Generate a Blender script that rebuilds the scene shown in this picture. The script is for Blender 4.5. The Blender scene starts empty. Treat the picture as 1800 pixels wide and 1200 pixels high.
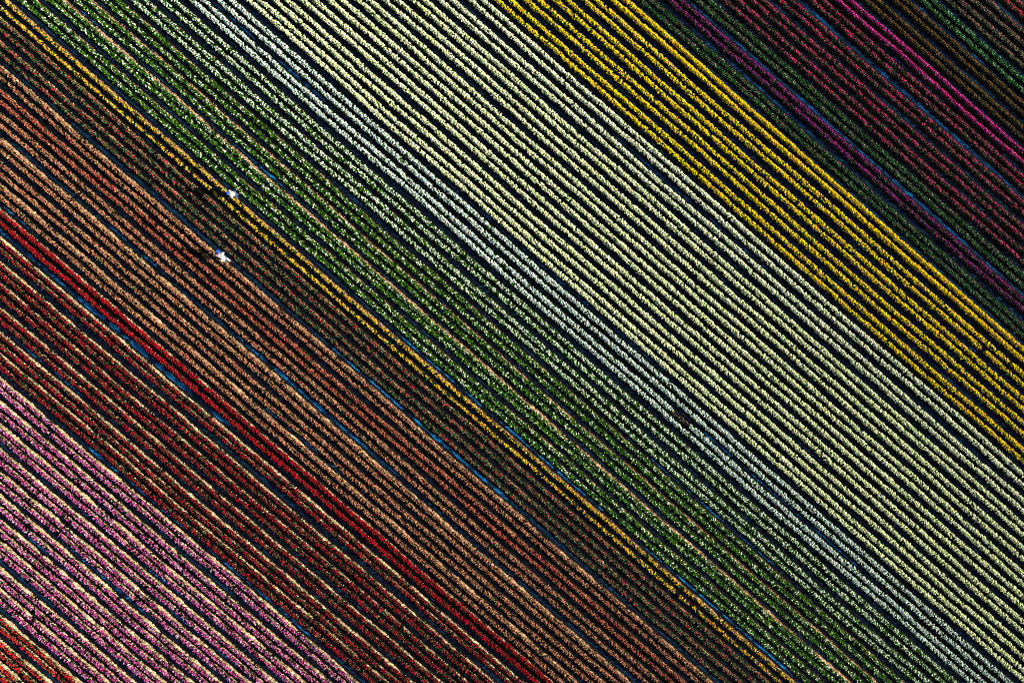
import bpy, math
import numpy as np
from mathutils import Vector, Matrix

sc = bpy.context.scene
COL = sc.collection

# ------------------------------------------------------------------ camera, sky, sun, exposure
H = 56.0            # metres above the field, looking straight down
PPM = 25.0          # photograph pixels per metre on the ground
cam_d = bpy.data.cameras.new("camera")
cam_d.sensor_width = 36.0
cam_d.lens = 36.0 * (H * PPM) / 1800.0
cam_d.clip_end = 9000.0
cam = bpy.data.objects.new("camera", cam_d)
cam.location = (0, 0, H)
COL.objects.link(cam)
sc.camera = cam

SUN_EL = math.radians(23.5)
SHADOW_DIR = Vector((-0.99, 0.14))           # ground direction in which shadows fall
SHADOW_DIR.normalize()
to_sun = Vector((-SHADOW_DIR.x * math.cos(SUN_EL), -SHADOW_DIR.y * math.cos(SUN_EL), math.sin(SUN_EL)))
w = bpy.data.worlds.new("World")
sc.world = w
w.use_nodes = True
nt = w.node_tree
bg = nt.nodes["Background"]
sky = nt.nodes.new("ShaderNodeTexSky")
sky.sky_type = 'NISHITA'
sky.sun_disc = False
sky.sun_elevation = SUN_EL
sky.sun_rotation = math.atan2(to_sun.x, to_sun.y)
sky.dust_density = 0.6
nt.links.new(sky.outputs[0], bg.inputs[0])
bg.inputs[1].default_value = 0.05

sun_d = bpy.data.lights.new("sun", 'SUN')
sun_d.energy = 5.0
sun_d.angle = math.radians(0.53)
sun_d.color = (1.0, 0.92, 0.78)
sun = bpy.data.objects.new("sun", sun_d)
sun.rotation_euler = (-to_sun).to_track_quat('-Z', 'Y').to_euler()
sun.location = to_sun * 80
COL.objects.link(sun)

sc.view_settings.view_transform = 'Standard'
sc.view_settings.look = 'None'
sc.view_settings.exposure = 1.2
sc.view_settings.gamma = 1.0
sc.view_settings.use_curve_mapping = False
sc.render.engine = 'CYCLES'
sc.cycles.max_bounces = 5
sc.cycles.diffuse_bounces = 2
sc.cycles.use_denoising = False
sc.cycles.filter_width = 1.05

# ------------------------------------------------------------------ helpers
def lin(r, g, b):
    return tuple(((c / 255) / 12.92 if c / 255 <= 0.04045 else ((c / 255 + 0.055) / 1.055) ** 2.4) for c in (r, g, b))

def link_obj(name, mesh, parent=None):
    o = bpy.data.objects.new(name, mesh)
    COL.objects.link(o)
    if parent is not None:
        o.parent = parent
    return o

def tri_mesh(name, verts, tris, mat, tint=None, smooth=False):
    me = bpy.data.meshes.new(name)
    nv, ntri = len(verts), len(tris)
    me.vertices.add(nv)
    me.vertices.foreach_set("co", np.ascontiguousarray(verts, dtype=np.float32).ravel())
    me.loops.add(ntri * 3)
    me.loops.foreach_set("vertex_index", np.ascontiguousarray(tris, dtype=np.int32).ravel())
    me.polygons.add(ntri)
    me.polygons.foreach_set("loop_start", np.arange(0, ntri * 3, 3, dtype=np.int32))
    if smooth:
        me.polygons.foreach_set("use_smooth", np.ones(ntri, dtype=bool))
    me.update(calc_edges=True)
    if tint is not None:
        at = me.attributes.new("tint", 'FLOAT_COLOR', 'POINT')
        c = np.ones((nv, 4), dtype=np.float32)
        c[:, :3] = tint
        at.data.foreach_set("color", c.ravel())
    me.materials.append(mat)
    return me

class Wave:
    """smooth 1-D noise, a few random sines"""
    def __init__(self, rng, lo, hi, n=7):
        self.f = 2 * np.pi / np.exp(rng.uniform(np.log(lo), np.log(hi), n))
        self.p = rng.uniform(0, 2 * np.pi, n)
        self.n = n
    def __call__(self, x):
        return np.sin(np.outer(x, self.f) + self.p).sum(1) / math.sqrt(self.n / 2)

# ------------------------------------------------------------------ materials
def new_mat(name):
    m = bpy.data.materials.new(name)
    m.use_nodes = True
    return m, m.node_tree, m.node_tree.nodes["Principled BSDF"]

def plant_mat(name, transl, rough, spec):
    m, t, p = new_mat(name)
    a = t.nodes.new("ShaderNodeAttribute"); a.attribute_name = "tint"
    geo = t.nodes.new("ShaderNodeNewGeometry")
    nz = t.nodes.new("ShaderNodeTexNoise"); nz.inputs["Scale"].default_value = 22.0; nz.inputs["Detail"].default_value = 2.0
    t.links.new(geo.outputs["Position"], nz.inputs["Vector"])
    mr = t.nodes.new("ShaderNodeMapRange")
    mr.inputs["From Min"].default_value = 0.3; mr.inputs["From Max"].default_value = 0.7
    mr.inputs["To Min"].default_value = 0.82; mr.inputs["To Max"].default_value = 1.12
    t.links.new(nz.outputs["Fac"], mr.inputs["Value"])
    mx = t.nodes.new("ShaderNodeVectorMath"); mx.operation = 'SCALE'
    t.links.new(a.outputs["Color"], mx.inputs[0]); t.links.new(mr.outputs[0], mx.inputs["Scale"])
    t.links.new(mx.outputs[0], p.inputs["Base Color"])
    p.inputs["Roughness"].default_value = rough
    p.inputs["Specular IOR Level"].default_value = spec
    tr = t.nodes.new("ShaderNodeBsdfTranslucent")
    t.links.new(mx.outputs[0], tr.inputs["Color"])
    ms = t.nodes.new("ShaderNodeMixShader"); ms.inputs[0].default_value = transl
    out = t.nodes["Material Output"]
    t.links.new(p.outputs[0], ms.inputs[1]); t.links.new(tr.outputs[0], ms.inputs[2])
    t.links.new(ms.outputs[0], out.inputs["Surface"])
    return m

M_PETAL = plant_mat("petal", 0.22, 0.6, 0.12)
M_LEAF = plant_mat("leaf", 0.15, 0.5, 0.14)
M_STRAW = plant_mat("straw", 0.10, 0.85, 0.08)

def soil_mat(name, c0, c1, c2, bump):
    m, t, p = new_mat(name)
    geo = t.nodes.new("ShaderNodeNewGeometry")
    n1 = t.nodes.new("ShaderNodeTexNoise"); n1.inputs["Scale"].default_value = 0.35; n1.inputs["Detail"].default_value = 5
    n2 = t.nodes.new("ShaderNodeTexNoise"); n2.inputs["Scale"].default_value = 6.0; n2.inputs["Detail"].default_value = 6; n2.inputs["Roughness"].default_value = 0.65
    for n in (n1, n2):
        t.links.new(geo.outputs["Position"], n.inputs["Vector"])
    r1 = t.nodes.new("ShaderNodeValToRGB")
    e = r1.color_ramp.elements
    e[0].position = 0.35; e[0].color = (*c0, 1)
    e[1].position = 0.68; e[1].color = (*c1, 1)
    t.links.new(n1.outputs["Fac"], r1.inputs[0])
    r2 = t.nodes.new("ShaderNodeMapRange")
    r2.inputs["From Min"].default_value = 0.5; r2.inputs["From Max"].default_value = 0.75
    t.links.new(n2.outputs["Fac"], r2.inputs["Value"])
    mx = t.nodes.new("ShaderNodeMix"); mx.data_type = 'RGBA'
    mx.inputs[7].default_value = (*c2, 1)
    t.links.new(r2.outputs[0], mx.inputs[0]); t.links.new(r1.outputs[0], mx.inputs[6])
    t.links.new(mx.outputs[2], p.inputs["Base Color"])
    p.inputs["Roughness"].default_value = 0.95
    p.inputs["Specular IOR Level"].default_value = 0.03
    bp = t.nodes.new("ShaderNodeBump"); bp.inputs["Strength"].default_value = bump; bp.inputs["Distance"].default_value = 0.05
    t.links.new(n2.outputs["Fac"], bp.inputs["Height"]); t.links.new(bp.outputs[0], p.inputs["Normal"])
    return m

M_SOIL = soil_mat("wet_slate_soil", (0.0020, 0.0120, 0.032), (0.0035, 0.036, 0.086), (0.010, 0.040, 0.078), 0.6)
M_RIDGE = soil_mat("ridge_soil", (0.0022, 0.003, 0.006), (0.004, 0.005, 0.008), (0.009, 0.009, 0.010), 0.6)  # near-black base colour also carries the deep shade between paired rows

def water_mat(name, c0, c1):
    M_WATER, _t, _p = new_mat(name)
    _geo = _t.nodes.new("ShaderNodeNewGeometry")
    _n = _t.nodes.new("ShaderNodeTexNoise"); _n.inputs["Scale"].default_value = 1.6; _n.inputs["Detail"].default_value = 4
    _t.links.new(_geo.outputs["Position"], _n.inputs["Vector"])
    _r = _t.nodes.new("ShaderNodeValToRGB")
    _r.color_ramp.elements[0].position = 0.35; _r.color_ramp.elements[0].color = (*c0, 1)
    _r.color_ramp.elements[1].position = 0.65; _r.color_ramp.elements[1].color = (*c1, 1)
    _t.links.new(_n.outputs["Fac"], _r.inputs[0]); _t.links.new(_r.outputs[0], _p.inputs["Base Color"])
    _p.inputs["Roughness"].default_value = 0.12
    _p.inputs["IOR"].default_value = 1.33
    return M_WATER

M_WATER = water_mat("painted_sky_water", (0.004, 0.095, 0.27), (0.008, 0.20, 0.47))  # blue sky reflection painted into the base colour of the water
M_WATER_DIM = water_mat("painted_sky_water_dim", (0.004, 0.040, 0.13), (0.007, 0.085, 0.24))  # same painted sky reflection, darker, for the strips further right

def cloth_mat(name, rgb, rough=0.8):
    m, t, p = new_mat(name)
    n = t.nodes.new("ShaderNodeTexNoise"); n.inputs["Scale"].default_value = 30; n.inputs["Detail"].default_value = 3
    mr = t.nodes.new("ShaderNodeMapRange"); mr.inputs["To Min"].default_value = 0.85; mr.inputs["To Max"].default_value = 1.1
    t.links.new(n.outputs["Fac"], mr.inputs["Value"])
    v = t.nodes.new("ShaderNodeVectorMath"); v.operation = 'SCALE'; v.inputs[0].default_value = rgb
    t.links.new(mr.outputs[0], v.inputs["Scale"]); t.links.new(v.outputs[0], p.inputs["Base Color"])
    p.inputs["Roughness"].default_value = rough
    return m

# ------------------------------------------------------------------ ground: one sheet to the horizon
gv = np.array([(-3000, -3000, 0), (3000, -3000, 0), (3000, 3000, 0), (-3000, 3000, 0)], dtype=np.float32)
ground = link_obj("ground", tri_mesh("ground", gv, [(0, 1, 2), (0, 2, 3)], M_SOIL))
ground["kind"] = "structure"

# ------------------------------------------------------------------ the beds
# each bed is a pair of rows; (row a, row b) at the image line y of the photograph they were surveyed on
BEDS = {   # index: (y, a, b)
    -28: (1160, -36, -15), -27: (1160, 12, 34), -26: (1160, 65, 85),
    -25: (1160, 117, 138), -24: (1160, 162, 184), -23: (1160, 216, 236), -22: (1160, 262, 283), -21: (1160, 312, 333),
    -20: (1160, 363, 383), -19: (1160, 410, 431), -18: (1160, 461, 481), -17: (1160, 507, 528), -16: (1160, 557, 577),
    -15: (1160, 608, 630), -14: (600, -9, 13), -13: (600, 42, 64), -12: (600, 92, 113), -11: (600, 139, 158), -10: (600, 190, 209),
    -9: (600, 243, 266),
    -8: (600, 293, 315), -7: (600, 341, 362), -6: (600, 388, 408), -5: (600, 440, 461), -4: (600, 487, 508), -3: (600, 534, 554),
    -2: (600, 585, 607), -1: (600, 632, 654), 0: (600, 678, 701),
    1: (600, 730, 751), 2: (600, 778, 797), 3: (600, 825, 847), 4: (600, 873, 895), 5: (600, 923, 943), 6: (600, 971, 992),
    7: (600, 1022, 1042), 8: (600, 1069, 1091),
    9: (600, 1120, 1140), 10: (600, 1166, 1188), 11: (600, 1216, 1237), 12: (600, 1264, 1286), 13: (600, 1312, 1333),
    14: (600, 1361, 1383), 15: (600, 1410, 1430), 16: (600, 1459, 1480), 17: (600, 1510, 1532),
    18: (600, 1559, 1581), 19: (600, 1611, 1633), 20: (600, 1661, 1681), 21: (600, 1711, 1732), 22: (600, 1761, 1783),
    23: (0, 1127, 1146), 24: (0, 1178, 1198), 25: (0, 1228, 1248),
    26: (0, 1275, 1297), 27: (0, 1323, 1343), 28: (0, 1373, 1393), 29: (0, 1426, 1446),
    30: (0, 1472, 1495), 31: (0, 1523, 1542), 32: (0, 1572, 1591), 33: (0, 1620, 1640), 34: (0, 1668, 1688),
    35: (0, 1713, 1737), 36: (0, 1767, 1787),
}
def slope(i):
    return float(np.interp(i, [-28, -10, -8, 0, 9, 36], [1.178, 1.178, 1.160, 1.156, 1.141, 1.142]))

ZREF = 0.25
def px2w(px, py, z=0.0):
    k = (H - z) / H / PPM
    return (px - 900) * k, (600 - py) * k

L = lin
# style: bl = blossom colours + weights, bd = blossoms per metre, br = radius, patch = how clustered, base = least density
#        lf = leaf colours, ld = leaves per metre, sa/sb = straw per metre on row a / row b, st = straw colours, hw = half width, h = height
STRAW = [L(232, 210, 172), L(214, 188, 146), L(188, 162, 120), L(148, 124, 88)]
STRAWP = [L(214, 178, 140), L(196, 156, 116), L(168, 134, 98), L(134, 110, 72)]
GREEN = [L(50, 104, 14), L(72, 124, 18), L(32, 76, 14), L(88, 132, 26)]
GREENB = [L(36, 76, 46), L(54, 92, 56), L(64, 92, 50), L(96, 112, 72)]
OLIVE = [L(100, 86, 46), L(72, 70, 34), L(120, 98, 58), L(54, 58, 32)]
DOLIVE = [L(58, 62, 26), L(44, 56, 24), L(80, 68, 36)]
STY = {
    'scarlet': dict(bl=[(L(184, 40, 36), 4), (L(158, 24, 28), 3), (L(196, 84, 64), 1)], bd=34, br=.052, patch=.8, base=.35, lf=OLIVE, ld=42, sa=17, sb=58, st=STRAW, hw=.20, h=.32),
    'violet': dict(bl=[(L(176, 68, 134), 5), (L(194, 122, 164), 3), (L(140, 44, 106), 3), (L(206, 178, 190), 1)], bd=44, br=.052, patch=.5, base=.5, lf=OLIVE, ld=30, sa=22, sb=56, st=STRAW, hw=.20, h=.32),
    'maroon': dict(bl=[(L(122, 10, 22), 4), (L(92, 8, 18), 3), (L(148, 24, 34), 2)], bd=34, br=.056, patch=1.0, base=.35, lf=OLIVE, ld=40, sa=12, sb=36, st=STRAW, hw=.20, h=.33),
    'red': dict(bl=[(L(144, 4, 18), 5), (L(118, 3, 14), 3), (L(166, 12, 24), 2)], bd=64, br=.056, patch=.2, base=.8, lf=DOLIVE, ld=26, sa=6, sb=26, st=STRAW, hw=.21, h=.36),
    'salmon': dict(bl=[(L(170, 112, 84), 4), (L(150, 80, 60), 3), (L(186, 140, 104), 3)], bd=44, br=.046, patch=.4, base=.55, lf=OLIVE, ld=42, sa=9, sb=34, st=STRAWP, hw=.20, h=.31),
    'coral': dict(bl=[(L(168, 84, 62), 4), (L(150, 58, 46), 4), (L(186, 122, 92), 2)], bd=50, br=.046, patch=.3, base=.6, lf=OLIVE, ld=36, sa=7, sb=30, st=STRAWP, hw=.20, h=.31),
    'fadedred': dict(bl=[(L(170, 32, 46), 3), (L(150, 96, 74), 5), (L(128, 66, 52), 2)], bd=18, br=.044, patch=.9, base=.25, lf=GREENB + OLIVE[:2], ld=54, sa=5, sb=22, st=STRAWP, hw=.19, h=.31),
    'gold': dict(bl=[(L(218, 172, 36), 5), (L(198, 142, 28), 3), (L(224, 192, 72), 2)], bd=36, br=.050, patch=0.8, base=0.4, lf=GREEN[:3] + OLIVE[:1], ld=30, sa=6, sb=44, st=STRAWP, hw=0.165, h=.31),
    'greenwhite': dict(bl=[(L(236, 242, 222), 4), (L(214, 232, 202), 3)], bd=10, br=0.04, patch=.6, base=.45, lf=GREEN, ld=84, sa=3, sb=18, st=STRAWP, hw=0.23, h=.32),
    'whitegreen': dict(bl=[(L(222, 232, 212), 4), (L(196, 220, 188), 3)], bd=33, br=0.043, patch=.45, base=.6, lf=GREEN, ld=70, sa=0, sb=8, st=STRAWP, hw=0.23, h=.32),
    'white': dict(bl=[(L(212, 228, 218), 5), (L(190, 214, 204), 3), (L(222, 224, 206), 2)], bd=62, br=.049, patch=.2, base=.85, lf=GREEN, ld=40, sa=0, sb=5, st=STRAWP, hw=0.245, h=.34),
    'cream': dict(bl=[(L(240, 248, 194), 5), (L(226, 240, 172), 4), (L(246, 250, 216), 3), (L(230, 204, 120), .2)], bd=78, br=.049, patch=.2, base=.85, lf=GREEN, ld=42, sa=0, sb=3, st=STRAWP, hw=0.245, h=.34),
    'ivory': dict(bl=[(L(240, 246, 204), 5), (L(226, 238, 186), 3), (L(246, 248, 222), 3)], bd=80, br=.049, patch=.15, base=.85, lf=GREEN, ld=40, sa=0, sb=4, st=STRAWP, hw=0.245, h=.34),
    'yellow': dict(bl=[(L(248, 212, 12), 6), (L(238, 194, 8), 3), (L(252, 220, 44), 2)], bd=66, br=.050, patch=0.5, base=0.65, lf=GREEN, ld=40, sa=0, sb=0, st=STRAWP, hw=0.235, h=.33),
    'yellowdense': dict(bl=[(L(250, 212, 10), 6), (L(244, 198, 8), 3)], bd=118, br=.050, patch=.1, base=.9, lf=GREEN, ld=36, sa=0, sb=0, st=STRAWP, hw=0.25, h=.36),
    'greenpink': dict(bl=[(L(140, 84, 98), 3), (L(160, 176, 150), 1), (L(104, 60, 84), 2)], bd=11, br=.040, patch=.7, base=.3, lf=[L(34, 84, 32), L(48, 98, 38), L(28, 66, 34)], ld=84, sa=0, sb=3, st=DOLIVE, hw=.20, h=.31),
    'purple': dict(bl=[(L(138, 14, 118), 4), (L(112, 10, 96), 3), (L(146, 56, 112), 1)], bd=46, br=.048, patch=.7, base=.45, lf=DOLIVE, ld=40, sa=0, sb=8, st=DOLIVE, hw=.19, h=.32),
    'pink': dict(bl=[(L(186, 40, 104), 4), (L(160, 26, 84), 3), (L(160, 84, 84), 2)], bd=36, br=.044, patch=1.1, base=0.3, lf=DOLIVE, ld=44, sa=2, sb=8, st=OLIVE, hw=.17, h=.31),
    'magenta': dict(bl=[(L(200, 34, 134), 5), (L(178, 20, 116), 3), (L(212, 78, 160), 2)], bd=78, br=.049, patch=.15, base=.85, lf=DOLIVE, ld=26, sa=0, sb=0, st=OLIVE, hw=.19, h=.34),
    'amber': dict(bl=[(L(142, 92, 14), 4), (L(118, 74, 10), 3), (L(94, 80, 16), 2)], bd=42, br=.036, patch=.4, base=.6, lf=[L(40, 50, 12), L(56, 58, 14), L(30, 44, 14)], ld=56, sa=0, sb=0, st=OLIVE, hw=.16, h=.33),
    'emerald': dict(bl=[(L(150, 186, 150), 2), (L(86, 140, 96), 3)], bd=14, br=.040, patch=.5, base=.5, lf=[L(22, 84, 26), L(40, 108, 34), L(18, 60, 24)], ld=86, sa=0, sb=0, st=OLIVE, hw=.19, h=.33),
    'dusty': dict(bl=[(L(160, 104, 96), 3), (L(140, 76, 84), 2), (L(150, 140, 110), 1)], bd=24, br=.042, patch=.7, base=.4, lf=[L(62, 82, 42), L(50, 74, 40), L(92, 92, 58)], ld=58, sa=0, sb=4, st=OLIVE, hw=.17, h=.31),
    'rose': dict(bl=[(L(222, 74, 92), 4), (L(206, 60, 78), 3), (L(214, 112, 104), 2)], bd=46, br=.046, patch=.4, base=.6, lf=DOLIVE, ld=36, sa=0, sb=4, st=OLIVE, hw=.18, h=.32),
}

# blocks from the upper right corner to the lower left: (style(s) per bed, beds, words, anchor that the ordinals count from)
ORD = ["first", "second", "third", "fourth", "fifth", "sixth", "seventh", "eighth", "ninth", "tenth", "eleventh", "twelfth",
       "thirteenth", "fourteenth", "fifteenth", "sixteenth", "seventeenth", "eighteenth", "nineteenth", "twentieth"]
BLOCKS = [
    (['rose'], [36], "rose red tulip row in the top right corner", "corner", "rose red rows in the corner"),
    (['dusty'] * 2, [35, 34], "dusty pink and olive flower row", "the rose red corner rows", "dusty pink rows at the top right"),
    (['emerald'], [33], "emerald green flower row between brownish and dusty pink rows", "the dusty pink rows", "emerald green rows"),
    (['amber'] * 2, [32, 31], "amber brown flower row", "the emerald green rows", "amber brown rows"),
    (['magenta'], [30], "bright magenta tulip row", "the amber brown rows", "bright magenta rows"),
    (['pink'] * 4, [29, 28, 27, 26], "thin pink tulip row", "the bright magenta rows", "thin pink rows"),
    (['greenpink'], [25], "green row with few blossoms above the purple rows", "the thin pink rows", "green rows above the purple rows"),
    (['purple'], [24], "dark purple tulip row beside a blue puddle", "the top right corner", "dark purple rows"),
    (['greenpink'], [23], "green row between dark purple and bright yellow rows", "the dark purple rows", "green rows below the purple rows"),
    (['yellowdense'] + ['yellow'] * 4, [22, 21, 20, 19, 18], "bright yellow tulip row", "the dark purple side", "bright yellow rows"),
    (['ivory'] * 2 + ['cream'] * 7, [17, 16, 15, 14, 13, 12, 11, 10, 9], "cream tulip row", "the bright yellow block", "cream rows"),
    (['white'] * 2, [8, 7], "cool white tulip row", "the cream block", "cool white rows"),
    (['whitegreen'] * 2, [6, 5], "white and green tulip row", "the cool white rows", "white and green rows"),
    (['greenwhite'] * 4, [4, 3, 2, 1], "green tulip row dotted with white", "the white and green rows", "green rows dotted with white"),
    (['gold'], [0], "golden yellow tulip row beside the green rows", "the green rows", "golden yellow rows"),
    (['fadedred'] * 2, [-1, -2], "faded green row flecked with red", "the golden yellow rows", "faded rows flecked with red"),
    (['salmon', 'coral', 'salmon', 'salmon', 'salmon', 'salmon'], [-3, -4, -5, -6, -7, -8], "salmon tulip row with tan straw", "the red-flecked green rows", "salmon rows"),
    (['red'], [-9], "deep bright red tulip row", "the salmon block", "deep bright red rows"),
    (['maroon'] * 6, [-10, -11, -12, -13, -14, -15], "dark maroon tulip row with tan straw", "the bright red pair", "dark maroon rows"),
    (['violet'] * 10, [-16, -17, -18, -19, -20, -21, -22, -23, -24, -25], "orchid pink tulip row with tan straw", "the maroon block", "orchid pink rows"),
    (['scarlet'] * 3, [-26, -27, -28], "scarlet tulip row in the bottom left corner", "the orchid block", "scarlet rows"),
]

# ------------------------------------------------------------------ row builder
MARGIN = 60.0
def row_span(x600, s):
    t0, t1 = -MARGIN, 1200 + MARGIN
    t0 = max(t0, 600 + (-MARGIN - x600) / s)
    t1 = min(t1, 600 + (1800 + MARGIN - x600) / s)
    return t0, t1

def pick(rng, table, n):
    cols = np.array([c for c, _ in table]); wt = np.array([v for _, v in table], float); wt /= wt.sum()
    return cols[rng.choice(len(cols), n, p=wt)]

def jitter_col(rng, c, amt=0.16, hue=0.06):
    n = len(c)
    return np.clip(c * (1 + rng.normal(0, amt, (n, 1))) * (1 + rng.normal(0, hue, (n, 3))), 0.002, 0.92)

GAPS = {   # (bed, row): [(y from, y to)] bare stretches, image lines of the photograph
    (7, 1): [(722, 748)],
    (-3, 0): [(443, 447)],
    (0, 1): [(338, 342)],
    (0, 0): [(332, 336), (1040, 1046)],
    (21, 0): [(612, 618)],
    (-16, 0): [(760, 764)],
    (-20, 0): [(935, 940)],
    (-12, 1): [(1100, 1104)],
}
TOTAL = [0]

def build_row(bed, which, x600, s, st, label, group, wiggle):
    rng = np.random.default_rng(1000 + bed * 2 + which)
    t0, t1 = row_span(x600, s)
    ax, ay = px2w(x600 + s * (t0 - 600), t0, ZREF)
    bx, by = px2w(x600 + s * (t1 - 600), t1, ZREF)
    A, B = np.array([ax, ay]), np.array([bx, by])
    Lr = float(np.linalg.norm(B - A)); d = (B - A) / Lr
    nrm = np.array([-d[1], d[0]])                     # points to the upper right (the sun side)
    if nrm[0] < 0: nrm = -nrm
    mid = (A + B) / 2
    def t_of(u): return t0 + (t1 - t0) * u / Lr       # image line of a distance along the row
    root = bpy.data.objects.new("tulip_row", None)
    root.empty_display_size = 0.3
    root.location = (mid[0], mid[1], 0)
    COL.objects.link(root)
    root["label"] = label; root["category"] = "flower row"; root["group"] = group
    off = Wave(rng, 3.0, 20.0)
    wid = Wave(rng, 0.7, 5.0)
    den = Wave(rng, 0.5, 4.0, 9)
    big = Wave(rng, 6.0, 30.0, 5)
    def place(u, v, z):
        """distance along the row, across it (towards the sun side), height -> local coordinates"""
        y0 = t_of(u)
        o = v + 0.022 * wiggle(y0 / 25.0) + 0.012 * off(u)
        p = np.empty((len(u), 3))
        p[:, 0] = A[0] + d[0] * u + nrm[0] * o - mid[0]
        p[:, 1] = A[1] + d[1] * u + nrm[1] * o - mid[1]
        p[:, 2] = z
        return p
    def in_gap(u):
        m = np.zeros(len(u), bool)
        for g0, g1 in GAPS.get((bed, which), []):
            y0 = t_of(u); m |= (y0 > g0) & (y0 < g1)
        return m
    hw, h = st['hw'] * 0.64, st['h'] * 0.92
    # --- soil ridge
    n = max(8, int(Lr / 0.45))
    us = np.linspace(0, Lr, n)
    prof = [(-0.34, -0.01), (-0.20, 0.055), (0.0, 0.085), (0.20, 0.060), (0.36, -0.01)]
    cols = []
    for v, z in prof:
        cols.append(place(us, v * (1 + rng.normal(0, 0.06, n)), z + (rng.normal(0, 0.008, n) if z > 0 else 0)))
    V = np.stack(cols, 1).reshape(-1, 3)
    k = len(prof)
    q = (np.arange(n - 1)[:, None] * k + np.arange(k - 1)[None, :]).ravel()
    T = np.concatenate([np.stack([q, q + k, q + k + 1], 1), np.stack([q, q + k + 1, q + 1], 1)])
    link_obj("soil_ridge", tri_mesh("soil_ridge", V, T, M_RIDGE, smooth=True), root)
    TOTAL[0] += len(T)
    sden = (st['sb'] if which == 1 else st['sa']) * {-6: 1.7, -3: 1.3, -8: 1.5, -4: .7, -5: .7, -7: .7, -10: 1.3, -12: .8, -14: 1.2, -17: .8, -18: 1.2, -21: 1.15}.get(bed, 1.0) + ({2: 34, 3: 16}.get(bed, 0) if which == 1 else 0)
    # --- blossoms
    nb = int(Lr * st['bd'] * 1.25 * 0.92)
    u = rng.uniform(0, Lr, nb)
    dens = st['base'] + (1 - st['base']) * np.clip(0.5 + st['patch'] * 0.75 * den(u) + 0.18 * big(u), 0, 1.3)
    keep = (rng.uniform(0, 1.25, nb) < dens) & ~in_gap(u)
    u = u[keep]; nb = len(u)
    hwu = hw * (1 + 0.09 * wid(u))
    # flowers stand on the crown of the row, thinning at the sides
    v = rng.uniform(-1, 1, nb) * rng.uniform(0.75, 1.05, nb) * hwu - (0.035 if sden > 30 else 0.0)
    z = h - 0.13 * (v / hw) ** 2 + rng.normal(0, 0.022, nb) + 0.015 * big(u)
    ctr = place(u, v, z)
    r = st['br'] * rng.uniform(0.75, 1.25, nb)
    az = rng.uniform(0, 2 * np.pi, nb)
    lean = np.stack([rng.normal(0, 0.28, nb), rng.normal(0, 0.28, nb)], 1)
    lean += nrm[None, :] * (v / hw * 0.30)[:, None] + np.array([[0.32, -0.05]])     # blossoms turn towards the sun
    a6 = az[:, None] + np.arange(6)[None, :] * (np.pi / 3) + rng.normal(0, 0.12, (nb, 6))
    rr = r[:, None] * np.where(np.arange(6) % 2 == 0, 1.08, 0.86)[None, :] * rng.uniform(0.85, 1.15, (nb, 6))
    dz = r[:, None] * np.where(np.arange(6) % 2 == 0, 0.75, 0.45)[None, :] * rng.uniform(0.6, 1.3, (nb, 6))
    rim = np.empty((nb, 6, 3))
    rim[:, :, 0] = ctr[:, None, 0] + rr * np.cos(a6) + lean[:, None, 0] * dz
    rim[:, :, 1] = ctr[:, None, 1] + rr * np.sin(a6) + lean[:, None, 1] * dz
    rim[:, :, 2] = ctr[:, None, 2] + dz - (rr * np.cos(a6) * lean[:, None, 0] + rr * np.sin(a6) * lean[:, None, 1])
    low = ctr.copy(); low[:, 2] -= r * 0.35
    V = np.concatenate([low[:, None, :], rim], 1).reshape(-1, 3)
    base = np.arange(nb)[:, None] * 7
    i6 = np.arange(6)
    T = np.stack([np.broadcast_to(base, (nb, 6)), base + 1 + i6, base + 1 + (i6 + 1) % 6], 2).reshape(-1, 3)
    c = jitter_col(rng, pick(rng, st['bl'], nb))
    C = np.repeat(c, 7, axis=0)
    bo = link_obj("blossoms", tri_mesh("blossoms", V, T, M_PETAL, C), root)
    bo["kind"] = "stuff"
    TOTAL[0] += len(T)
    # --- foliage: bent blades, and one stem for each blossom
    nl = int(Lr * st['ld'])
    ul = rng.uniform(0, Lr, nl); gl = in_gap(ul); kl = ~gl | ((bed == 7) & (rng.uniform(0, 1, nl) < 1.1)); ul = ul[kl]; gl = gl[kl]; nl = len(ul)
    vl = np.clip(rng.normal(0, 0.48, nl), -0.9, 0.9) * hw * 0.9 - (0.03 if sden > 30 else 0.0)
    ln = rng.uniform(0.09, 0.19, nl); wd = rng.uniform(0.022, 0.042, nl)
    a = rng.uniform(0, 2 * np.pi, nl)
    dv = np.stack([np.cos(a), np.sin(a)], 1); sd = np.stack([-np.sin(a), np.cos(a)], 1)
    p0 = place(ul, vl, 0.05)
    hz = (h - 0.08) * rng.uniform(0.6, 1.08, nl) * (1 - 0.35 * (vl / hw) ** 2)
    hz = np.where(gl, hz * 0.45, hz)
    mid_ = p0.copy(); mid_[:, :2] += dv * (ln * 0.45)[:, None]; mid_[:, 2] = hz
    ml = mid_.copy(); ml[:, :2] += sd * wd[:, None]; ml[:, 2] += rng.normal(0, .012, nl)
    mr_ = mid_.copy(); mr_[:, :2] -= sd * wd[:, None]; mr_[:, 2] += rng.normal(0, .012, nl)
    tip = p0.copy(); tip[:, :2] += dv * ln[:, None]; tip[:, 2] = hz + rng.uniform(-0.08, 0.07, nl)
    Vl = np.stack([p0, ml, mr_, tip], 1).reshape(-1, 3)
    b = np.arange(nl) * 4
    Tl = np.concatenate([np.stack([b, b + 1, b + 2], 1), np.stack([b + 1, b + 3, b + 2], 1)])
    cl = jitter_col(rng, pick(rng, [(x, 1) for x in st['lf']], nl), 0.2, 0.08)
    cl[gl] = jitter_col(rng, pick(rng, [(L(112, 92, 78), 2), (L(88, 74, 66), 1), (L(140, 118, 96), 1)], int(gl.sum())))
    Cl = np.repeat(cl, 4, axis=0)
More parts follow.
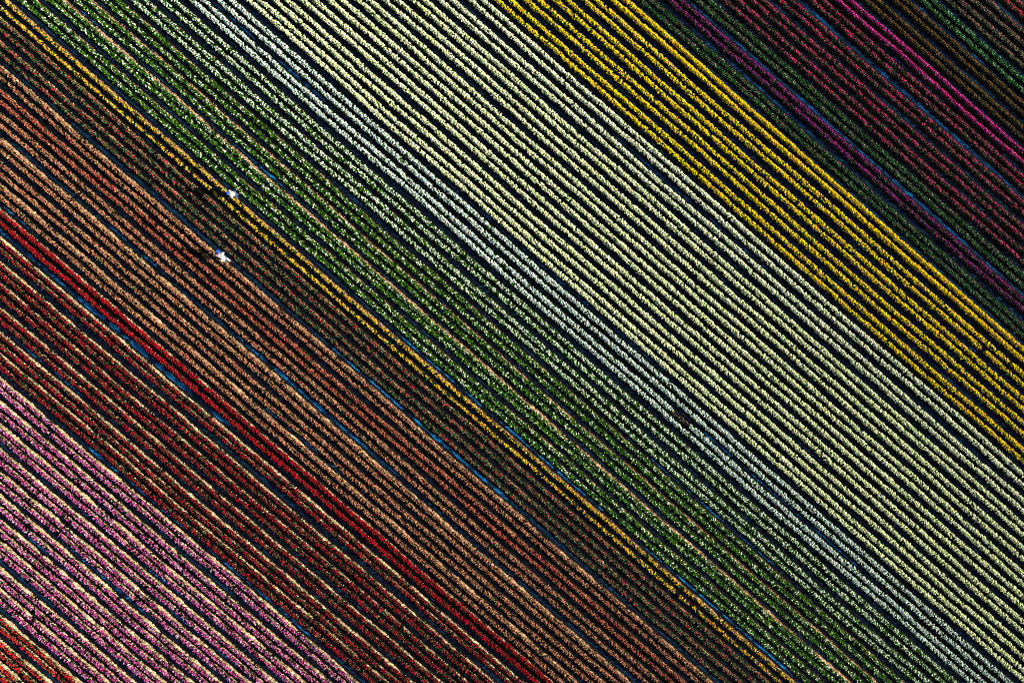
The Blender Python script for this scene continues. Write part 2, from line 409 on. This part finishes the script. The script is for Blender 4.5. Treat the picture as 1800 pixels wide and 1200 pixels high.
    foot = place(u + rng.normal(0, .02, nb), v * 0.55, 0.04)
    s1 = foot.copy(); s1[:, 0] += 0.007; s2 = foot.copy(); s2[:, 0] -= 0.007
    Vs = np.stack([s1, s2, low], 1).reshape(-1, 3)
    Ts = (np.arange(nb)[:, None] * 3 + np.arange(3)[None, :]) + len(Vl)
    Cs = np.repeat(jitter_col(rng, pick(rng, [(x, 1) for x in st['lf']], nb)), 3, axis=0)
    fo = link_obj("foliage", tri_mesh("foliage", np.concatenate([Vl, Vs]), np.concatenate([Tl, Ts]), M_LEAF, np.concatenate([Cl, Cs])), root)
    fo["kind"] = "stuff"
    TOTAL[0] += len(Tl) + len(Ts)
    # --- dry straw standing on the sun flank
    if sden >= 3:
        sw = Wave(rng, 1.0, 9.0, 7)
        full = min(1.0, sden / 60.0)
        reach = hw * (0.95 + 0.85 * full)                  # how far the straw slumps towards the track
        Vd, Td, Cd, nv = [], [], [], 0
        if sden >= 14:                                    # a slumped bank of straw, with loose blades on it
            n = int(Lr / 0.13)
            ub = np.linspace(0, Lr, n)
            amt = np.clip(0.78 + 0.20 * sw(ub), 0.35, 1.1) * full ** 0.5
            amt = np.where(in_gap(ub), 0.0, amt)
            prof = [(0.30, 0.80), (0.72, 0.74), (1.0, 0.0)]
            rows_ = []
            for q_, (fv, fz) in enumerate(prof):
                vv = hw * 0.35 + (reach * (0.5 + 0.5 * amt) - hw * 0.35) * (fv - 0.3) / 0.7
                zz = (h - 0.05) * fz * np.clip(amt, 0.12, 1.0)
                rows_.append(place(ub + rng.normal(0, 0.03, n), vv + rng.normal(0, 0.024, n), np.maximum(zz + rng.normal(0, 0.030, n) * (fz > 0), 0.004)))
            Vb = np.stack(rows_, 1).reshape(-1, 3)
            q = (np.arange(n - 1)[:, None] * 3 + np.arange(2)[None, :]).ravel()
            Vd.append(Vb); Td.append(np.concatenate([np.stack([q, q + 3, q + 4], 1), np.stack([q, q + 4, q + 1], 1)]))
            Cd.append(jitter_col(rng, pick(rng, [(x, 1) for x in st['st']], len(Vb)), 0.26, 0.05)); nv += len(Vb)
        ns = int(Lr * sden * 1.15)
        us = rng.uniform(0, Lr, ns)
        keep = rng.uniform(0, 1.2, ns) < np.clip(0.85 + 0.3 * sw(us), 0.2, 1.2)
        us = us[keep]; ns = len(us)
        g = in_gap(us)
        vs = rng.uniform(hw * 0.5, reach, ns)
        fr = np.clip((vs - hw * 0.4) / (reach * 1.1 - hw * 0.4), 0, 1)
        hs = np.clip((h - 0.01) * (0.98 - 0.75 * fr ** 2) + rng.normal(0, 0.03, ns), 0.05, 0.36)
        hs[g] = 0.05
        f0 = place(us, vs * 0.85, 0.02)
        aa = rng.uniform(0, 2 * np.pi, ns); le = rng.uniform(0.05, 0.14, ns)
        tp = place(us + le * 0.8 * np.cos(aa), vs + 0.01 + le * 0.5 * np.sin(aa), hs)
        wv = rng.uniform(0.014, 0.028, ns)
        ang = rng.uniform(0, np.pi, ns)
        m2 = (f0 + tp) / 2; m2[:, :2] += nrm[None, :] * 0.03; m2[:, 2] += 0.04
        q1 = m2.copy(); q1[:, 0] += np.cos(ang) * wv; q1[:, 1] += np.sin(ang) * wv
        q2 = m2.copy(); q2[:, 0] -= np.cos(ang) * wv; q2[:, 1] -= np.sin(ang) * wv
        Vd.append(np.stack([f0, q1, q2, tp], 1).reshape(-1, 3))
        b = np.arange(ns) * 4 + nv
        Td.append(np.concatenate([np.stack([b, b + 1, b + 2], 1), np.stack([b + 1, b + 3, b + 2], 1)]))
        Cd.append(np.repeat(jitter_col(rng, pick(rng, [(x, 1) for x in st['st']], ns), 0.14, 0.05), 4, axis=0))
        Td = np.concatenate(Td)
        so = link_obj("dry_straw", tri_mesh("dry_straw", np.concatenate(Vd), Td, M_STRAW, np.concatenate(Cd)), root)
        so["kind"] = "stuff"
        TOTAL[0] += len(Td)

for styles, beds, words, anchor, group in BLOCKS:
    order = 0
    for sname, bed in zip(styles, beds):
        yy, a, b = BEDS[bed]
        s = slope(bed)
        wig = Wave(np.random.default_rng(50 + bed), 8.0, 40.0, 5)
        for which, x in ((1, b), (0, a)):
            x600 = x + s * (600 - yy)
            n_rows = 2 * len(beds)
            if anchor == "corner":
                lab = words + (", the one nearer the corner" if which == 1 else ", the one farther from the corner")
            elif n_rows == 2:
                lab = words + (", upper of the two" if which == 1 else ", lower of the two")
            else:
                lab = f"{words}, {ORD[order]} from {anchor}"
            order += 1
            build_row(bed, which, x600, s, STY[sname], lab, group, wig)
print("field triangles", TOTAL[0])

# ------------------------------------------------------------------ puddles in the wheel tracks between the beds
def path_x(bed, py):
    """middle of the track above bed `bed` (between it and the next bed), on the ground, image line py"""
    def rowx(bd, j):
        yy, a, b = BEDS[bd]
        return (a, b)[j] + slope(bd) * (py - yy)
    return 0.5 * (rowx(bed, 1) + rowx(bed + 1, 0))

PUDDLES = [   # bed below, image lines from-to, half width, shift across
    (7, 2, 78, .26, 0), (7, 100, 180, .20, 0), (8, 370, 660, .07, .05), (2, 12, 62, .06, 0), (2, 290, 330, .05, .0), (3, 0, 10, .05, 0),
    (-10, 372, 520, .07, 0), (-10, 520, 700, .22, 0), (-10, 700, 760, .08, .05), (-9, 352, 420, .08, 0), (-6, 395, 470, .07, .05), (-6, 590, 760, .09, .04),
    (-8, 690, 880, .10, .05), (-6, 760, 840, .05, .04), (-16, 780, 830, .07, .0), (-16, 960, 1120, .11, 0), (-16, 840, 930, .06, 0),
    (-19, 1000, 1060, .07, 0), (-20, 1030, 1200, .06, 0), (-18, 1160, 1200, .06, 0), (-22, 940, 1010, .09, 0), (-21, 960, 1080, .07, 0),
    (-3, 610, 880, .09, .0), (0, 590, 900, .12, 0), (0, 960, 1190, .09, 0), (4, 760, 1000, .06, 0), (24, 0, 40, .10, 0), (24, 160, 560, .12, .02),
    (28, 0, 60, .06, 0), (28, 110, 330, .08, .03), (29, 100, 330, .10, .03), (24, 60, 150, .07, 0), (7, 720, 1010, .08, 0), (16, 240, 480, .07, .03),
    (32, 0, 120, .06, .05), (23, 40, 240, .06, .0), (-14, 600, 700, .05, 0), (13, 120, 150, .06, 0), (13, 0, 60, .05, 0),
]
for pi, (bed, y0, y1, hwid, sh) in enumerate(PUDDLES):
    rng = np.random.default_rng(7000 + pi)
    length = (y1 - y0) / PPM * 1.52
    n = max(8, int(length / 0.18))
    ys = np.linspace(y0, y1, n)
    xs = np.array([path_x(bed, y) for y in ys])
    X = (xs - 900) * (H - ZREF) / H / PPM; Y = (600 - ys) * (H - ZREF) / H / PPM
    wv = Wave(rng, 0.5, 6.0, 8); wo = Wave(rng, 1.0, 8.0, 6)
    u = np.linspace(0, length, n)
    taper = np.clip(np.minimum(u, length - u) / 0.8, 0, 1) ** 0.6
    hwv = np.clip(hwid * (0.55 + 0.6 * wv(u)), 0.0, 0.22) * taper + 0.002
    sl = slope(bed); nn = np.array([1.0, sl]) / math.hypot(1, sl)       # up-right normal in world axes
    o = sh + 0.025 * wo(u)
    cx, cy = X + nn[0] * o, Y + nn[1] * o
    V = np.empty((n, 2, 3)); 
    V[:, 0, 0] = cx - nn[0] * hwv; V[:, 0, 1] = cy - nn[1] * hwv
    V[:, 1, 0] = cx + nn[0] * hwv * rng.uniform(.8, 1.2, n); V[:, 1, 1] = cy + nn[1] * hwv * rng.uniform(.8, 1.2, n)
    V[:, :, 2] = 0.006
    q = np.arange(n - 1) * 2
    T = np.concatenate([np.stack([q, q + 2, q + 3], 1), np.stack([q, q + 3, q + 1], 1)])
    T = T[:, ::-1]
    o_ = link_obj("water", tri_mesh("water", V.reshape(-1, 3), T, M_WATER_DIM if bed >= 8 else M_WATER))
    o_["kind"] = "structure"

# ------------------------------------------------------------------ people
M_SKIN = cloth_mat("skin", (0.42, 0.24, 0.16), 0.6)
M_WHITE = cloth_mat("white_cotton", (0.42, 0.41, 0.43))
M_BLUE = cloth_mat("blue_cotton", (0.004, 0.07, 0.42))
M_NAVY = cloth_mat("navy_cotton", (0.03, 0.06, 0.16))
M_HAIR = cloth_mat("dark_hair", (0.03, 0.02, 0.015))
M_SHOE = cloth_mat("shoe_leather", (0.03, 0.03, 0.035))

def skin_mesh(name, pts, edges, rad, mat, parent, levels=2):
    me = bpy.data.meshes.new(name)
    me.from_pydata([tuple(p) for p in pts], edges, [])
    o = link_obj(name, me, parent)
    md = o.modifiers.new("skin", 'SKIN'); md.use_smooth_shade = True
    sv = me.skin_vertices[0].data
    for i, r in enumerate(rad):
        sv[i].radius = (r, r) if not isinstance(r, tuple) else r
        sv[i].use_root = (i == 0)
    ss = o.modifiers.new("sub", 'SUBSURF'); ss.levels = levels; ss.render_levels = levels
    me.materials.append(mat)
    return o

def lathe(name, prof, mat, parent, seg=20, centre=(0, 0, 0), tilt=None):
    V, T = [], []
    for r, z in prof:
        for j in range(seg):
            an = 2 * math.pi * j / seg
            V.append(Vector((r * math.cos(an), r * math.sin(an), z)))
    for i in range(len(prof) - 1):
        for j in range(seg):
            a = i * seg + j; b = i * seg + (j + 1) % seg
            T += [(a, b, b + seg), (a, b + seg, a + seg)]
    if tilt is not None:
        V = [tilt @ v for v in V]
    V = np.array([tuple(v + Vector(centre)) for v in V])
    return link_obj(name, tri_mesh(name, V, T, mat, smooth=True), parent)

def make_person(label, feet, facing, lean, shirt, trousers, hat, brim, stride, arms):
    """feet: ground point; facing: heading angle; lean: torso angle from upright"""
    root = bpy.data.objects.new("person", None); COL.objects.link(root)
    root.location = (feet[0], feet[1], 0); root.rotation_euler = (0, 0, facing)
    root["label"] = label; root["category"] = "person"; root["group"] = "people walking between the flower rows"
    sx, cx = math.sin(lean), math.cos(lean)
    pel = Vector((0, 0, 0.92))
    def tor(dist, side=0.0, fwd=0.0):
        return pel + Vector((sx * dist + cx * fwd, side, cx * dist - sx * fwd))
    pts, ed, rad = [], [], []
    def add(p, r, par=None):
        pts.append(Vector(p)); rad.append(r)
        if par is not None: ed.append((par, len(pts) - 1))
        return len(pts) - 1
    P = add(pel, (0.15, 0.12))
    W = add(tor(0.18), (0.135, 0.105), P); Ch = add(tor(0.36), (0.16, 0.115), W); N0 = add(tor(0.52), 0.06, Ch); N1 = add(tor(0.58, 0, 0.01), 0.05, N0)
    hd = add(tor(0.68, 0, 0.03), (0.082, 0.098), N1); add(tor(0.78, 0, 0.02), (0.068, 0.08), hd)
    add(tor(0.665, 0, 0.115), 0.014, hd)                                  # nose
    limbs = {}
    for k, sgn in enumerate((1, -1)):
        st = stride * sgn
        hip = add((st * 0.1, 0.09 * sgn, 0.86), 0.095, P)
        kn = add((st * 0.5 + 0.04, 0.10 * sgn, 0.48), 0.062, hip)
        an = add((st, 0.10 * sgn, 0.09), 0.042, kn)
        toe = add((st + 0.16, 0.11 * sgn, 0.04), 0.035, an)
        sh = add(tor(0.46, 0.19 * sgn), 0.062, Ch)
        e, hnd = arms[k]
        el = add(Vector(e) + Vector((0, 0, 0)), 0.046, sh); wr = add(Vector(hnd), 0.032, el)
        palm = add(Vector(hnd) + (Vector(hnd) - Vector(e)).normalized() * 0.07, (0.038, 0.018), wr)
        dr = (Vector(hnd) - Vector(e)).normalized(); sdv = Vector((0, 1, 0)) - dr * dr.y; sdv.normalize()
        for f in range(4):
            o1 = Vector(hnd) + dr * 0.10 + sdv * (f - 1.5) * 0.02
            f1 = add(o1 + dr * 0.02, 0.009, palm); add(o1 + dr * (0.055, 0.065, 0.06, 0.045)[f] + Vector((0.012, 0, -0.006)), 0.008, f1)
        th = add(Vector(hnd) + dr * 0.05 + sdv * 0.045 * -sgn, 0.010, wr); add(Vector(hnd) + dr * 0.09 + sdv * 0.06 * -sgn, 0.008, th)
        limbs[sgn] = (hip, kn, an, toe, sh, el, wr)
    skin_mesh("body", pts, ed, rad, M_SKIN, root, 2)
    # shirt: torso and sleeves
    sp, se, sr = [], [], []
    def sadd(p, r, par=None):
        sp.append(Vector(p)); sr.append(r)
        if par is not None: se.append((par, len(sp) - 1))
        return len(sp) - 1
    c0 = sadd(tor(0.34), (0.19, 0.145)); c1 = sadd(tor(0.15), (0.17, 0.135), c0); sadd(tor(-0.06), (0.18, 0.145), c1); sadd(tor(0.50), (0.085, 0.08), c0)
    for sgn in (1, -1):
        hip, kn, an, toe, sh, el, wr = limbs[sgn]
        s_ = sadd(pts[sh], 0.085, c0); e_ = sadd(pts[el], 0.066, s_); sadd(pts[el].lerp(pts[wr], 0.7), 0.05, e_)
    skin_mesh("shirt", sp, se, sr, shirt, root, 2)
    sp, se, sr = [], [], []
    c0 = sadd(pel + Vector((0, 0, 0.02)), (0.165, 0.135))
    for sgn in (1, -1):
        hip, kn, an, toe, sh, el, wr = limbs[sgn]
        h_ = sadd(pts[hip], 0.112, c0); k_ = sadd(pts[kn], 0.082, h_); sadd(pts[an] + Vector((0, 0, 0.05)), 0.068, k_)
    skin_mesh("trousers", sp, se, sr, trousers, root, 2)
    for sgn in (1, -1):
        hip, kn, an, toe, sh, el, wr = limbs[sgn]
        skin_mesh("shoe", [pts[an] + Vector((-0.05, 0, -0.045)), pts[an] + Vector((0.06, 0, -0.045)), pts[toe] + Vector((0.03, 0, 0.0))],
                  [(0, 1), (1, 2)], [0.045, 0.048, 0.038], M_SHOE, root, 2)
    tilt = Matrix.Rotation(lean, 3, 'Y')
    hc = tor(0.75, 0, 0.02)
    lathe("hair", [(0.088, -0.10), (0.100, -0.05), (0.104, 0.0)], M_HAIR, root, 18, hc - tilt @ Vector((0.018, 0, 0)), tilt)
    hatpart = lathe("hat", [(0.112, -0.02), (0.114, 0.03), (0.104, 0.075), (0.070, 0.105), (0.0, 0.112)], hat, root, 20, hc, tilt)
    if brim > 0:
        lathe("hat_brim", [(0.108, -0.012), (brim, -0.035), (brim, -0.041), (0.108, -0.020)], hat, root, 24, hc, tilt)
    return root

# upright picker in the track beside the golden rows
f1 = px2w(419, 345.5)
make_person("person in a white shirt and blue hat standing beside the golden yellow row", f1, math.radians(200), math.radians(12),
            M_WHITE, M_NAVY, M_BLUE, 0.15, 0.05, [((0.12, 0.27, 1.14), (0.30, 0.20, 1.05)), ((0.12, -0.27, 1.14), (0.30, -0.20, 1.05))])
# leaning picker in the track between the salmon and the red-flecked rows
f2 = px2w(401.5, 457)
make_person("person in white clothes and blue hat leaning over beside the salmon rows", f2, math.radians(118), math.radians(38),
            M_WHITE, M_WHITE, M_BLUE, 0.21, 0.16, [((0.33, 0.21, 1.00), (0.40, 0.15, 0.80)), ((0.33, -0.21, 1.00), (0.40, -0.15, 0.80))])
